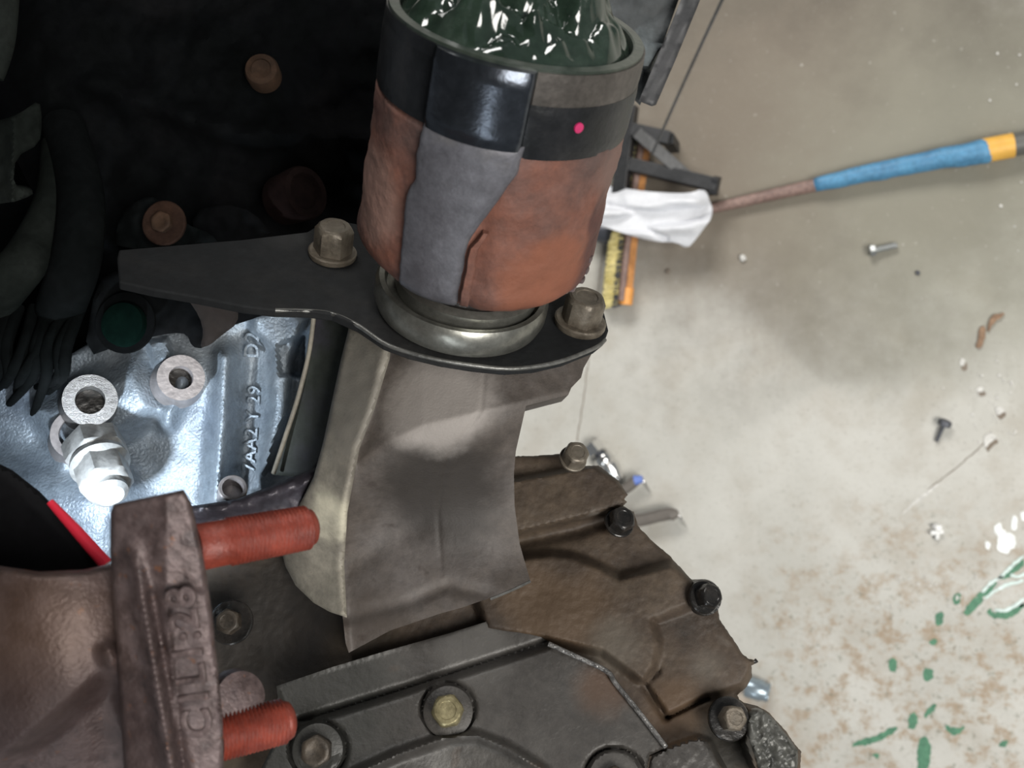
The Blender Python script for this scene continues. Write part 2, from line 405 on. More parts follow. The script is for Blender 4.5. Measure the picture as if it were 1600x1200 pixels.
stain_or_shading(RU, P(870, 265, .40), .003, .003, (.045, .018, .014), .9, 120)
stain_or_shading(RU, P(840, 240, .40), .010, .012, (.10, .075, .065), .7, 60)
stain_or_shading(RU, P(590, 300, .40), .014, .012, (.26, .16, .13), .75, 60)  # left flank paled: side light put into the rust colour
stain_or_shading(CA, P(690, 790, .47), .026, .022, (.022, .018, .015), .9, 30)  # trunk's lower half: its shade painted dark, along with oily dirt
stain_or_shading(CA, P(560, 960, .47), .012, .02, (.045, .034, .026), .8, 40)
stain_or_shading(CA, P(690, 930, .47), .006, .008, (.012, .011, .010), .9, 60)
stain_or_shading(CA, P(600, 945, .47), .005, .007, (.012, .011, .010), .85, 60)
stain_or_shading(CA, P(680, 615, .455), .022, .016, (.28, .255, .235), .9, 30)  # trunk's upturned face: the light on it painted as a paler colour
stain_or_shading(CS, P(430, 960, .50), .035, .035, (.016, .015, .014), .85, 25)  # corner below the overhang: its shade painted into the case colour
stain_or_shading(CS, P(560, 1010, .49), .012, .02, (.03, .022, .014), .8, 40)
stain_or_shading(CS, P(870, 940, .49), .016, .02, (.09, .058, .034), .75, 40)
stain_or_shading(CS, P(960, 1010, .49), .006, .014, (.12, .105, .085), .6, 60)
stain_or_shading(CS, P(1110, 1035, .48), .005, .010, (.13, .115, .095), .6, 60)
stain_or_shading(CS, P(880, 860, .49), .012, .012, (.026, .020, .016), .7, 40)
stain_or_shading(CS, P(1060, 1110, .47), .012, .012, (.085, .050, .026), .6, 60)
stain_or_shading(CS, P(1140, 1160, .47), .010, .010, (.02, .021, .019), .8, 60)
stain_or_shading(CO, P(940, 1080, .48), .008, .014, (.085, .045, .024), .7, 60)
stain_or_shading(CO, P(740, 1010, .48), .012, .016, (.10, .095, .088), .6, 40)
stain_or_shading(CO, P(480, 1120, .48), .03, .03, (.028, .029, .026), .7, 25)
stain_or_shading(MR_, P(40, 1010, .31), .012, .03, (.10, .06, .042), .7, 60)
stain_or_shading(M['plate'], P(450, 415, .50), .008, .02, (.045, .046, .046), .7, 60)
stain_or_shading(MR_, P(120, 1150, .32), .02, .02, (.05, .032, .03), .7, 40)
stain_or_shading(M['castpale'], P(478, 850, .46), .018, .014, (.75, .70, .54), .9, 40)  # lower lobe paled: work lamp's light put into the colour
stain_or_shading(M['castpale'], P(520, 620, .46), .02, .02, (.20, .185, .16), .8, 40)
def floor_mat():
    m = bpy.data.materials.new('concrete_floor'); m.use_nodes = True; N = m.node_tree.nodes; L = m.node_tree.links
    b = N['Principled BSDF']; g = N.new('ShaderNodeNewGeometry'); pos = g.outputs['Position']
    def nz(s, d=6, r=.6):
        n = N.new('ShaderNodeTexNoise'); n.inputs['Scale'].default_value = s; n.inputs['Detail'].default_value = d; n.inputs['Roughness'].default_value = r; L.new(pos, n.inputs['Vector']); return n.outputs['Fac']
    def mr(s, a, b_, c=0, d=1):
        q = N.new('ShaderNodeMapRange'); q.interpolation_type = 'SMOOTHSTEP'; L.new(s, q.inputs[0])
        for i, v in enumerate((a, b_, c, d)): q.inputs[i+1].default_value = v
        return q.outputs[0]
    def math_(op, a, b_):
        q = N.new('ShaderNodeMath'); q.operation = op
        for i, v in enumerate((a, b_)):
            if isinstance(v, (int, float)): q.inputs[i].default_value = v
            else: L.new(v, q.inputs[i])
        return q.outputs[0]
    def mix(f, a, b_):
        q = N.new('ShaderNodeMix'); q.data_type = 'RGBA'
        if isinstance(f, float): q.inputs[0].default_value = f
        else: L.new(f, q.inputs[0])
        for i, v in ((6, a), (7, b_)):
            if isinstance(v, tuple): q.inputs[i].default_value = (*v, 1)
            else: L.new(v, q.inputs[i])
        return q.outputs[2]
    def area(px, py, rad, soft, nscale, namp):
        c = FL(px, py); v = N.new('ShaderNodeVectorMath'); v.operation = 'DISTANCE'; L.new(pos, v.inputs[0]); v.inputs[1].default_value = c
        d = math_('ADD', v.outputs['Value'], math_('MULTIPLY', math_('SUBTRACT', nz(nscale, 8, .65), .5), namp))
        return mr(d, rad, rad+soft, 1, 0)
    col = mix(mr(nz(4.5), .35, .65), (.44, .43, .39), (.52, .51, .47))
    col = mix(math_('MULTIPLY', mr(nz(11, 8), .45, .7), .5), col, (.36, .325, .27))
    # brown damp stain at the top of the picture, spread towards the broom
    col = mix(math_('MULTIPLY', area(1290, 60, .24, .36, 6, .55), 1.0), col, (.115, .10, .078))
    col = mix(math_('MULTIPLY', area(1180, 240, .08, .30, 7, .4), .55), col, (.24, .20, .155))
    col = mix(math_('MULTIPLY', area(1540, 300, .10, .30, 7, .3), .6), col, (.27, .265, .21))
    # worn, mottled corner at the lower right
    low = area(1480, 1130, .15, .22, 9, .4)
    col = mix(math_('MULTIPLY', math_('MULTIPLY', low, mr(nz(30, 8, .75), .47, .62)), .75), col, (.29, .20, .115))
    col = mix(math_('MULTIPLY', math_('MULTIPLY', low, mr(nz(75, 6, .75), .56, .66)), .75), col, (.13, .13, .08))
    col = mix(math_('MULTIPLY', area(1120, 1190, .05, .12, 12, .2), .4), col, (.32, .2, .12))
    # fine speckle
    col = mix(math_('MULTIPLY', mr(nz(150, 5, .8), .54, .72), .6), col, (.22, .2, .17))
    col = mix(math_('MULTIPLY', mr(nz(120, 4, .7), .36, .26), .6), col, (.62, .61, .57))
    L.new(col, b.inputs['Base Color']); b.inputs['Roughness'].default_value = .75
    bp = N.new('ShaderNodeBump'); bp.inputs['Strength'].default_value = .35; bp.inputs['Distance'].default_value = .002
    L.new(math_('ADD', nz(180, 6, .7), math_('MULTIPLY', nz(30), 1.5)), bp.inputs['Height']); L.new(bp.outputs[0], b.inputs['Normal'])
    return m
M['floor'] = floor_mat()

# ================================================================== SETTING: the workshop floor
fv = [Vector((-3, -3, 0)), Vector((4, -3, 0)), Vector((4, 3, 0)), Vector((-3, 3, 0))]
floor = prism('floor', fv, Vector((0, 0, -.12)), M['floor'], loc=(0, 0, 0)); floor['kind'] = 'structure'
# added shade panels standing in for the car body, above and beyond the frame
cb_ = prism('body_shade_panel', [Vector((-1.4, -.55, 1.62)), Vector((.10, -.55, 1.62)), Vector((.10, .52, 1.62)), Vector((-1.4, .52, 1.62))], Vector((0, 0, .02)), M['standblack'], loc=(-.6, 0, 1.62)); cb_['kind'] = 'structure'
cb_ = prism('body_shade_panel', [Vector((-1.4, .50, .85)), Vector((-.27, .50, .85)), Vector((-.27, .50, 1.62)), Vector((-1.4, .50, 1.62))], Vector((0, .02, 0)), M['standblack'], loc=(-.6, .5, 1.2)); cb_['kind'] = 'structure'
def fpatch(name, poly, h, mt, parent=floor, jag=1.0, step=5, rnd=1):
    if rnd: poly = rnd_poly(poly, rnd)
    pts = [FL(x, y, h) for x, y in resample(poly, step, jag)]
    return prism(name, pts, Vector((0, 0, -h-.001)), mt, parent)
def strip(line, wd):
    up = []; dn = []
    for i, (x, y) in enumerate(line):
        a = line[max(i-1, 0)]; b = line[min(i+1, len(line)-1)]; dx, dy = b[0]-a[0], b[1]-a[1]; l = math.hypot(dx, dy)
        k = wd[i] if hasattr(wd, '__len__') else wd
        up.append((x-dy/l*k/2, y+dx/l*k/2)); dn.append((x+dy/l*k/2, y-dx/l*k/2))
    return up+dn[::-1]
def jline(pts, step=7, j=1.5):
    out = []
    for a, b in zip(pts[:-1], pts[1:]):
        k = max(1, int(math.hypot(b[0]-a[0], b[1]-a[1])/step))
        for i in range(k): out.append((a[0]+(b[0]-a[0])*i/k+random.uniform(-j, j), a[1]+(b[1]-a[1])*i/k+random.uniform(-j, j)))
    return out+[pts[-1]]
for line, wd in (([(944, 385), (936, 440), (925, 520), (912, 620), (902, 690)], 2.2), ([(1548, 680), (1530, 700), (1505, 722), (1480, 742), (1450, 765)], 2.0)):
    fpatch('crack', strip(jline(line, 7, .9), wd*.7), .0004, M['crack'], jag=.3, rnd=0)
fpatch('scrape_mark', strip([(1410, 803), (1430, 785), (1452, 768), (1468, 755)], [2, 5, 5, 3]), .0004, M['flake'], jag=.5)
greens = [[(1330, 1165), (1345, 1155), (1370, 1150), (1400, 1132), (1402, 1142), (1372, 1160), (1335, 1168)], [(1418, 1118), (1432, 1112), (1434, 1135), (1420, 1142)],
 [(1388, 1030), (1400, 1028), (1402, 1050), (1390, 1050)], [(1442, 1045), (1458, 1045), (1458, 1062), (1444, 1066)], [(1442, 1115), (1462, 1096), (1464, 1106), (1446, 1124)],
 [(1434, 1155), (1450, 1150), (1456, 1180), (1446, 1215), (1432, 1200)], [(1474, 1132), (1490, 1138), (1510, 1134), (1502, 1144), (1488, 1152)], [(1560, 1160), (1575, 1156), (1572, 1166), (1562, 1168)],
 [(1488, 930), (1500, 925), (1502, 944), (1490, 946)], [(1505, 955), (1530, 925), (1555, 905), (1560, 912), (1530, 945), (1512, 965)], [(1540, 950), (1570, 958), (1600, 938), (1602, 948), (1575, 968), (1548, 966)],
 [(1460, 960), (1474, 955), (1474, 975), (1462, 978)], [(1450, 1002), (1466, 998), (1460, 1012)], [(1362, 1178), (1376, 1178), (1372, 1188)], [(1555, 905), (1580, 890), (1600, 872), (1602, 882), (1575, 905)], [(1585, 945), (1602, 940), (1602, 950)]]
for g_ in greens: fpatch('green_paint_patch', g_, .0006, M['green'], jag=1.4, step=4)
fpatch('white_paint_patch', [(1552, 822), (1562, 815), (1570, 830), (1588, 838), (1586, 856), (1572, 866), (1558, 862), (1560, 845)], .0012, M['paintwhite'], jag=1.6, step=4)
for q in ([(1540, 845), (1548, 850), (1546, 860), (1540, 855)], [(1580, 828), (1582, 805), (1590, 806), (1588, 830)], [(1594, 800), (1604, 798), (1604, 815), (1596, 812)]): fpatch('white_paint_patch', q, .001, M['paintwhite'], jag=1)
for ln in ([(1535, 925), (1550, 910), (1568, 900)], [(1560, 905), (1580, 885), (1600, 868)], [(1555, 952), (1570, 955), (1585, 948), (1600, 936)], [(1540, 935), (1552, 925), (1575, 912), (1600, 908)], [(1578, 898), (1590, 902), (1602, 896)]):
    fpatch('mint_paint_edge', strip(ln, 5), .0014, M['palegreen'], jag=1.2, step=4)
# loose paint chips round the worn corner and the right-hand edge
for i in range(85):
    if i < 45: x = random.gauss(1500, 50); y = random.gauss(925, 22)
    elif i < 75: x = random.gauss(1548, 22); y = random.gauss(630, 35)
    else: x = random.uniform(1540, 1600); y = random.uniform(30, 420)
    s = random.uniform(.9, 2.4)
    fpatch('paint_chip', [(x-s, y-s*.6), (x+s*.8, y-s), (x+s, y+s*.7), (x-s*.6, y+s)], .0014, M['flake'], jag=.6, step=3, rnd=0)
for q in ([(1553, 638), (1566, 634), (1570, 642), (1560, 650)], [(1536, 686), (1546, 674), (1560, 684), (1548, 690), (1540, 702)], [(1500, 560), (1508, 560), (1508, 572), (1500, 572)], [(1525, 606), (1538, 604), (1536, 612), (1526, 612)]):
    fpatch('paint_chip', q, .0015, M['flake'], jag=.8, step=4)
    fpatch('dark_patch', [(x+3, y+7) for x, y in q], .0006, M['crack'], jag=.8, step=4)  # darker copy of the chip outline, shifted down and right

# ================================================================== THINGS ON THE FLOOR
def ptube(name, pts, mt, parent, seg=14, sub=6):
    """pts: (px, py, radius in metres): a rod lying on the floor"""
    return tube(name, [FL(x, y, r+.001) for x, y, r in pts], [p[2] for p in pts], mt, parent, seg, sub=sub)
broom = thing('push_broom', FL(985, 345), 'push broom lying on the floor, blue taped handle and yellow bristles under the white rag', 'broom')
ptube('handle', [(1000, 346, .0075), (1110, 326, .0075), (1290, 286, .0095), (1535, 238, .0115)], M['wood'], broom)
bl = tube('tape_wrap', [FL(x, y, r+.001) for x, y, r in ((1282, 288, .0105), (1284, 287, .0128), (1360, 270, .014), (1450, 252, .0155), (1500, 243, .018), (1536, 237, .0195), (1540, 236, .016))], [.0095, .0112, .0125, .0138, .0155, .017, .014], M['blue'], broom, sub=8)
for v in bl.data.vertices: v.co += Vector(noise.noise_vector(v.co*45))*.0016
tube('amber_band', [FL(1535, 236, .0195), FL(1583, 227, .0195)], .0165, M['amber'], broom, 20)
tube('grip', [FL(1583, 227, .0195), FL(1660, 213, .0195)], .0150, M['greygrip'], broom, 20)
hb = [(1012, 205), (992, 340), (978, 470)]
tube('head_block', [FL(x, y, .022) for x, y in hb], .0085, M['orange'], broom, 4)
tube('head_rail', [FL(x-7, y, .03) for x, y in hb], .0055, M['wood'], broom, 8)
tube('end_cap', [FL(980, 450, .022), FL(977, 476, .022)], .0105, M['orangecap'], broom, 12)
def bristles(name, mt, x_off, ln, n, cx):
    verts = []; faces = []
    for i in range(n):
        t = i/n; x = lerp(t, [0, .5, 1], [p[0] for p in hb])+x_off+random.uniform(-1, 1); y = 205+t*272
        a = FL(x, y, .02+random.uniform(-.007, .007)); b = FL(x-ln*random.uniform(.8, 1.05), y+random.uniform(-3, 5), .012+random.uniform(-.01, .02)); s = Vector((0, .0011, 0)); u = Vector((0, 0, .0011))
        k = len(verts); verts += [a-s, a+s, a+u, b-s, b+s, b+u]; faces += [[k, k+1, k+4, k+3], [k+1, k+2, k+5, k+4], [k+2, k, k+3, k+5], [k+3, k+4, k+5]]
    return tag(obj(name, verts, faces, mt, broom, False), kind='stuff')
bristles('dark_bristles', M['bristledark'], -8, 13, 900, 0)
bristles('yellow_bristles', M['bristle'], -14, 23, 2600, 0)

st = thing('floor_stand', FL(1000, 270), 'black angled steel stand on the floor above the white rag', 'stand')
bar('foot_bar', FL(968, 254, .05), FL(1120, 290, .05), .019, .022, M['standblack'], st)
bar('diagonal_brace', FL(995, 207, .075), FL(1074, 276, .05), .017, .01, M['standgrey'], st)
bar('upper_bar', FL(988, 204, .06), FL(1047, 217, .06), .019, .02, M['standblack'], st)
bar('post', FL(985, 165, .06), FL(966, 330, .04), .02, .03, M['standblack'], st)
tube('foot_cap', [FL(1112, 288, .05), FL(1123, 290.5, .05)], .0145, M['standblack'], st, 4)
for a_, b_ in (((975, 256), .05), ((1108, 287), .05), ((990, 205), .06), ((1044, 216), .06)): bar('leg', FL(a_[0], a_[1], b_), FL(a_[0], a_[1], b_)*1+Vector((0, 0, -b_)), .016, .016, M['standblack'], st, up=Vector((1, 0, 0)))
rod = tube('thin_rod', [FL(1020, 238, .085), P(1075, 115, 1.15), P(1140, -25, .98)], .0019, M['standgrey'], None, 8, sub=4)
tag(rod, 'thin dark steel rod rising from the black floor stand to the top edge', 'rod')
cas = thing('tube_end', FL(942, 362), 'dark round tube end poking out below the white rag', 'tube')
tube('tube_body', [FL(900, 352, .018), FL(955, 365, .018)], .017, M['darkscrew'], cas, 20)
lathe('end_ring', [(.012, 0), (.0185, 0), (.0185, .006), (.012, .006)], FL(953, 364.5, .018), (FL(955, 365, .018)-FL(900, 352, .018)), M['standblack'], cas, 24)

def ragz(x, y):
    v = (y-330)/45; u = (x-940)/170
    z = .062+.010*np.cos((v*1.2+u*.9)*4.2)+.007*np.abs(((v*1.3-u*1.1)*1.5) % 1-.5)+.006*np.sin(u*5+v*9)-.012*ss(v, .6, 1.2)-.02*ss(x, 1080, 1115)
    z = z-.010*ridge(x, y, [(950, 322), (1010, 332), (1060, 345), (1095, 340)], 4)-.010*ridge(x, y, [(945, 345), (990, 350), (1040, 372)], 4)+.008*ridge(x, y, [(980, 308), (1090, 318)], 10)
    return z+.0015*wob(x, y, 22)
rag = relief('rag', [(946, 290), (975, 294), (1010, 299), (1060, 302), (1085, 300), (1092, 296), (1104, 298), (1108, 312), (1114, 326), (1110, 343), (1104, 350), (1088, 372), (1074, 388), (1055, 378), (1030, 378), (1000, 372), (960, 360), (928, 350), (932, 318)], ragz, 3.2, .004, M['rag'], None, 0, mapfn=FL, ext=Vector((0, 0, -1)), sh=80, rnd=1, loc=FL(1020, 335, 0))
tag(rag, 'crumpled white cloth rag draped over the broom head', 'rag')

def screw(name, px, py, qx, qy, r, hr, mt, label, cat='screw', group=None):
    t = thing(name, FL(px, py), label, cat, group)
    a = FL(px, py, hr); b = FL(qx, qy, r+.0008); n = (b-a).normalized()
    v, f = hexhead(hr, hr*.9); e1, e2 = frame(n)
    sharp(obj('head', [a+e1*x+e2*y-n*(z-.001) for x, y, z in v], f, mt, t), 30)
    stud('shank', a, b, r, mt, t, pitch=.0022, tip=.002); return t
screw('bolt', 1366, 391, 1402, 383, .0048, .0085, M['screw'], 'loose grey hex bolt lying on the floor below the blue broom handle', 'bolt')
screw('bolt', 1475, 664, 1463, 690, .0028, .009, M['darkscrew'], 'small dark bolt lying on the floor at the right', 'bolt')
sc_ = screw('wall_plug', 1465, 825, 1464, 843, .0032, .0065, M['whitemetal'], 'tiny white plastic plug on the floor left of the white paint splash', 'plug')
bar('cross_wing', FL(1454, 833, .006), FL(1474, 830, .006), .006, .006, M['whitemetal'], sc_)
def pebble(x, y, r, mt, label, group=None):
    v = []; f = []
    bm = bmesh.new(); bmesh.ops.create_icosphere(bm, subdivisions=2, radius=r)
    for q in bm.verts: q.co = q.co*(1+.35*noise.noise(q.co*300+Vector((x, y, 0)))); q.co.z *= .7
    me = bpy.data.meshes.new('pebble'); bm.to_mesh(me); bm.free(); me.materials.append(mt)
    o = bpy.data.objects.new('pebble', me); C.objects.link(o); o.location = FL(x, y, r*.6); tag(o, label, 'pebble', group)
pebble(1160, 403, .0052, M['flake'], 'small pale pebble on the floor right of the broom head')
pebble(1044, 424, .0036, M['crack'], 'tiny brown crumb on the floor just right of the orange broom cap')
pebble(1434, 426, .0032, M['darkscrew'], 'tiny dark crumb on the floor below the loose grey bolt')
lf = fpatch('dry_leaf', [(1546, 498), (1556, 490), (1570, 489), (1568, 494), (1556, 502), (1548, 512), (1543, 520), (1545, 506)], .004, M['leaf'], None, jag=1.0, step=4)
tag(lf, 'small curled brown leaf on the floor near the right edge', 'leaf')
lf = fpatch('dry_leaf', [(1530, 512), (1540, 508), (1540, 528), (1532, 544), (1524, 542), (1530, 528)], .003, M['leaf'], None, jag=1.0, step=4)
tag(lf, 'brown leaf crumb on the floor just below the curled leaf', 'leaf')

cn = thing('socket_adapter', FL(950, 718), 'chrome socket adapter standing out beside the upper case bolt', 'socket')
a = FL(924, 692, .015); b = FL(966, 748, .015); n = (b-a).normalized(); L_ = (b-a).length
lathe('square_drive', [(.002, 0), (.012, .0), (.014, .004), (.014, .017), (.010, .019)], a, n, M['chrome'], cn, 4)
lathe('neck', [(.009, .018), (.009, .026)], a, n, M['darkscrew'], cn, 20)
lathe('collar', [(.008, .024), (.0145, .026), (.0155, .03), (.0155, .036), (.013, .04), (.016, .044), (.015, .052), (.012, .062), (.008, .07), (.008, L_)], a, n, M['chrome'], cn, 24)
for nm, pts, rr, tip, lab in (('hose_end', [(930, 790), (975, 765), (992, 752), (1000, 748)], .0085, M['bluetip'], 'grey hose end with blue tip and bent wire beside the case'),
                          ('cable_end', [(950, 818), (1000, 813), (1030, 806), (1046, 803), (1056, 802)], .0095, M['cable'], 'brown grey cable end with bent silver wire below the blue tipped one')):
    t = thing(nm, FL(pts[0][0], pts[0][1]), lab, 'cable')
    tube('sleeve', [FL(x, y, rr+.012) for x, y in pts], [rr]*(len(pts)-1)+[rr*.7], M['cable'], t, 14)
    x, y = pts[-1]
    tube('tip', [FL(x-8, y+3, rr+.014), FL(x+4, y, rr+.014)], [rr*.95, rr*.6], tip, t, 12)
    tube('wire', [FL(x, y, rr+.012), FL(x+8, y+7, rr+.01), FL(x+17, y+22, .004)], [.003, .002, .001], M['chrome'], t, 8)
sk = thing('loose_socket', FL(1185, 1080), 'pale blue grey metal socket lying on the floor behind the case edge', 'socket')
a = FL(1165, 1072, .014); b = FL(1198, 1082, .014)
lathe('barrel', [(.008, 0), (.0145, 0), (.0155, .003), (.0155, .022), (.0135, .026), (.0135, .034), (.009, .034), (.009, .01)], a, b-a, M['clear'], sk, 28)

# ================================================================== ENGINE: dark side at the upper left
def blk(x, y):
    d = .60-.02*blob(x, y, 330, 120, 140, 120)+.02*blob(x, y, 470, 300, 60, 60)-.015*ridge(x, y, [(150, 130), (280, 180), (400, 215), (600, 215)], 22)
    d = d-.03*blob(x, y, 90, 60, 90, 120)+.006*wob(x, y, 45)+.0025*wob(x, y, 14, 2)
    return d
cc = thing('crankcase', P(300, 250, .66), 'black oily engine side filling the upper left corner', 'engine')
relief('crankcase_wall', [(-120, -120), (640, -120), (620, 200), (600, 540), (420, 500), (330, 470), (200, 520), (60, 640), (-120, 700)], blk, 9, .12, M['black'], cc)
sharp(lathe('bolt', [(.010, -.01), (.0102, 0), (.0092, .0022), (.006, .003), (.0058, .0018), (.001, .0012)], P(409, 110, .570), cdir(.05, .1, 1), M['earbolt'], cc, 28)).update_from_editmode() if 0 else tag(lathe('bolt', [(.010, -.01), (.0102, 0), (.0092, .0022), (.006, .003), (.0058, .0018), (.001, .0012)], P(409, 110, .570), cdir(.05, .1, 1), M['earbolt'], cc, 28), label='brown round bolt head on the black engine side')
lathe('port_ring', [(.010, -.02), (.015, -.02), (.0165, 0), (.0155, .003), (.012, .003), (.010, 0)], P(474, 302, .575), cdir(.75, .1, .6), M['portrust'], cc, 28)
rb = thing('mounting_ear', P(240, 350, .6), 'grey cast mounting ear behind a rusty washer and bolt', 'bracket')
relief('ear', [(182, 352), (200, 322), (232, 305), (262, 318), (290, 350), (330, 365), (345, 385), (182, 392)], lambda x, y: .545+.004*wob(x, y, 20)-.006*blob(x, y, 215, 345, 25), 6, .03, M['blackhose'], rb, rnd=1)
bolt(rb, P(255, 348, .53), cdir(-.1, .05, 1), .0062, .004, M['earbolt'], .0125, .003, M['portrust2'], rot=.4, label='rusty bolt with a broad round flange')
relief('ear', [(300, 330), (350, 318), (395, 330), (430, 372), (305, 392)], lambda x, y: .56+.003*wob(x, y, 20), 6, .02, M['black'], rb, rnd=1)
ho = tube('curved_hose', [P(-80, 560, .6), P(10, 445, .5), P(55, 385, .51), P(85, 310, .53), P(90, 230, .56)], [.0105, .0115, .0115, .010, .009], M['greyhose'], None, 18, loc=P(-40, 520, .5))
tag(ho, 'dark grey hose curving down along the left edge', 'hose')
ho = tube('curved_hose', [P(40, 640, .62), P(95, 480, .52), P(120, 400, .51), P(125, 300, .53), P(100, 200, .57)], .0125, M['blackhose'], None, 18, loc=P(60, 600, .5))
tag(ho, 'black hose right beside the dark grey hose', 'hose')
el = thing('hose_connector', P(20, 230, .52), 'dull grey hose connector cut by the left edge', 'hose connector')
relief('connector_body', [(-60, 195), (0, 188), (30, 178), (62, 155), (66, 190), (62, 225), (25, 245), (20, 290), (50, 295), (52, 305), (15, 318), (-60, 320)], lambda x, y: .50+.0004*np.abs(x-20)+.003*wob(x, y, 18), 5, .04, M['greyhose'], el, rnd=1)
tube('neck', [P(0, -30, .5), P(-2, 60, .5), P(-14, 120, .5)], [.010, .008, .006], M['greyhose'], el, 14)
lc = thing('wiring_loom', P(80, 600, .5), 'tangled dark wiring loom above the bright block face', 'wiring')
for i in range(11):
    x0 = random.uniform(-20, 130); pts = [P(x0+random.uniform(-6, 6), 480, .52), P(x0-20+random.uniform(-12, 12), 540, .505), P(x0-30+random.uniform(-14, 14), 590, .51), P(x0-random.uniform(40, 90), random.uniform(600, 670), random.uniform(.56, .60))]
    tube('wire', pts, [.003, .0034, .003, .0015], M['blackhose'], lc, 8)

# dark lower plate with round plug and rusty tab
dk = thing('lower_guard_plate', P(260, 500, .53), 'black guard plate with dark green plug above the bright block', 'guard plate')
relief('plate', [(150, 440), (190, 418), (400, 445), (455, 478), (420, 490), (330, 520), (318, 545), (300, 542), (292, 522), (270, 520), (205, 533), (130, 560)], lambda x, y: .515+.0001*(x-150)+.004*wob(x, y, 30), 6, .02, M['black'], dk, rnd=1)
lathe('plug', [(.012, 0), (.0115, .004), (.0085, .005), (.002, .0055)], P(196, 508, .512), cdir(-.1, .1, 1), M['greenplug'], dk, 28)
lathe('plug_rim', [(.0165, 0), (.0165, .002), (.012, .002), (.012, 0.0)], P(198, 505, .514), cdir(-.1, .1, 1), M['black'], dk, 32)
tb = relief('rusty_tab', [(290, 462), (372, 474), (372, 505), (345, 525), (330, 538), (312, 545), (318, 520), (312, 495)], lambda x, y: .5+.0001*(x-290)+.001*wob(x, y, 20), 5, .006, mat('tab_brown', [(.01, .008, .007), (.02, .015, .014)], 25, .9, 0, .3, 200), dk, rnd=1)

# ================================================================== ENGINE: bright block face
def bd(x, y):
    d = .560+.00004*(x-250)
    d = d-.017*ridge(x, y, [(352, 560), (348, 650), (338, 780)], 17)+.009*ridge(x, y, [(395, 540), (392, 640), (380, 760)], 22)
    d = d-.012*raised(x, y, [(395, 490), (455, 480), (475, 500), (455, 560), (448, 650), (418, 730), (408, 740), (425, 640), (425, 545), (392, 520)], 16)
    d = d-.010*blob(x, y, 283, 590, 50, 48)-.012*ridge(x, y, [(283, 600), (262, 660)], 14)-.018*raised(x, y, [(60, 640), (150, 590), (215, 560), (250, 640), (180, 690), (100, 720)], 50)
    d = d-.022*ss(y, 690, 790)*ss(-x, -260, -150)-.012*raised(x, y, [(230, 535), (262, 528), (270, 560), (240, 570)], 10)
    d = d+.010*raised(x, y, [(480, 520), (432, 540), (438, 585), (475, 590)], 8)
    return d+.0014*wob(x, y, 40)+.00015*wob(x, y, 6, 3)
eb = thing('engine_block', P(280, 700, .6), 'bright grey cast engine block face lit by the work lamp', 'engine block')
relief('block_face', [(-120, 560), (100, 560), (200, 500), (330, 430), (500, 440), (560, 520), (555, 700), (520, 800), (400, 860), (330, 960), (150, 930), (-120, 960)], bd, 4.5, .06, M['alu'], eb)
nb = cdir(.42, .15, .90)
def boss(c, ro, ri, back, mt, nm, n_=nb):
    q = lathe(nm, [(ro*1.15, -back), (ro*.95, -.006), (ro, -.002), (ro*.985, 0), (ri*1.03, 0), (ri, -.0012), (ri, -.02), (ri*.1, -.02)], c, n_, mt, eb, 48); return q
boss(P(141, 625, .52), .0142, .0074, .03, M['machdark'], 'bolt_boss')
boss(P(283, 590, .535), .0130, .0064, .02, M['machined'], 'bolt_boss')
for c, r in ((P(141, 625, .52), .0074), (P(283, 590, .535), .0064)):
    lathe('bore', [(r*.97, 0), (r*.97, .0002)], c-nb*.011, nb, M['oily'], eb, 32)
boss(P(123, 678, .535), .0148, .010, .02, M['machined'], 'bolt_boss', cdir(.35, .25, .88))
# banjo bolt: big hex, waist, small hex
bb = cdir(.50, -.60, .66); c0 = P(146, 694, .528)
v, f = hexhead(.0172, .0150, rot=.2)
e1, e2 = frame(bb)
bh = sharp(obj('banjo_bolt', [c0+e1*x+e2*y+bb*z for x, y, z in v], f, M['steel'], eb), 30); bh['label'] = 'bright hexagonal bolt stack standing on the block'
lathe('waist', [(.0150, .0148), (.0155, .018), (.0125, .021)], c0, bb, M['steel'], bh, 36)
v, f = hexhead(.0145, .017, rot=.35)
sharp(obj('small_hex', [c0+e1*x+e2*y+bb*(z+.020) for x, y, z in v], f, M['steel'], bh), 30)
lathe('bolt_end', [(.0095, .036), (.0095, .041), (.007, .043)], c0, bb, M['steel'], bh, 24)
# dowel
dn = cdir(.30, .45, .84); c1 = P(362, 775, .535)
lathe('dowel_sleeve', [(.0078, -.004), (.0078, .012), (.0072, .0128), (.0058, .0128), (.0056, .002), (.001, .002)], c1, dn, M['machined'], eb, 36)
text('cast_lettering', 'D2', .0120, P(404, 560, float(bd(np.array([400.]), np.array([530.]))[0])-.0045), cdir(.03, 1, 0), cdir(-1, .03, 0), .0012, M['alu'], eb)
text('cast_lettering', '7AA2 Y 29', .0105, P(398, 738, float(bd(np.array([392.]), np.array([670.]))[0])-.0040), cdir(.07, 1, 0), cdir(-1, .07, 0), .0010, M['alu'], eb)
# dark plate with bright edge, right of the block
bp_ = thing('sealing_plate', P(490, 620, .55), 'dull green grey plate with a bright edge right of the lit block', 'plate')
relief('plate', [(492, 488), (560, 510), (548, 600), (520, 690), (492, 735), (470, 745), (425, 742), (440, 690), (462, 620), (480, 550)], lambda x, y: .520-.0002*(x-480), 6, .012, M['bkplate'], bp_, edge=3)
tube('bright_edge', [P(491, 488, .517), P(483, 550, .519), P(466, 620, .521), P(445, 685, .523), P(427, 740, .524)], .0013, M['castpale'], bp_, 10)
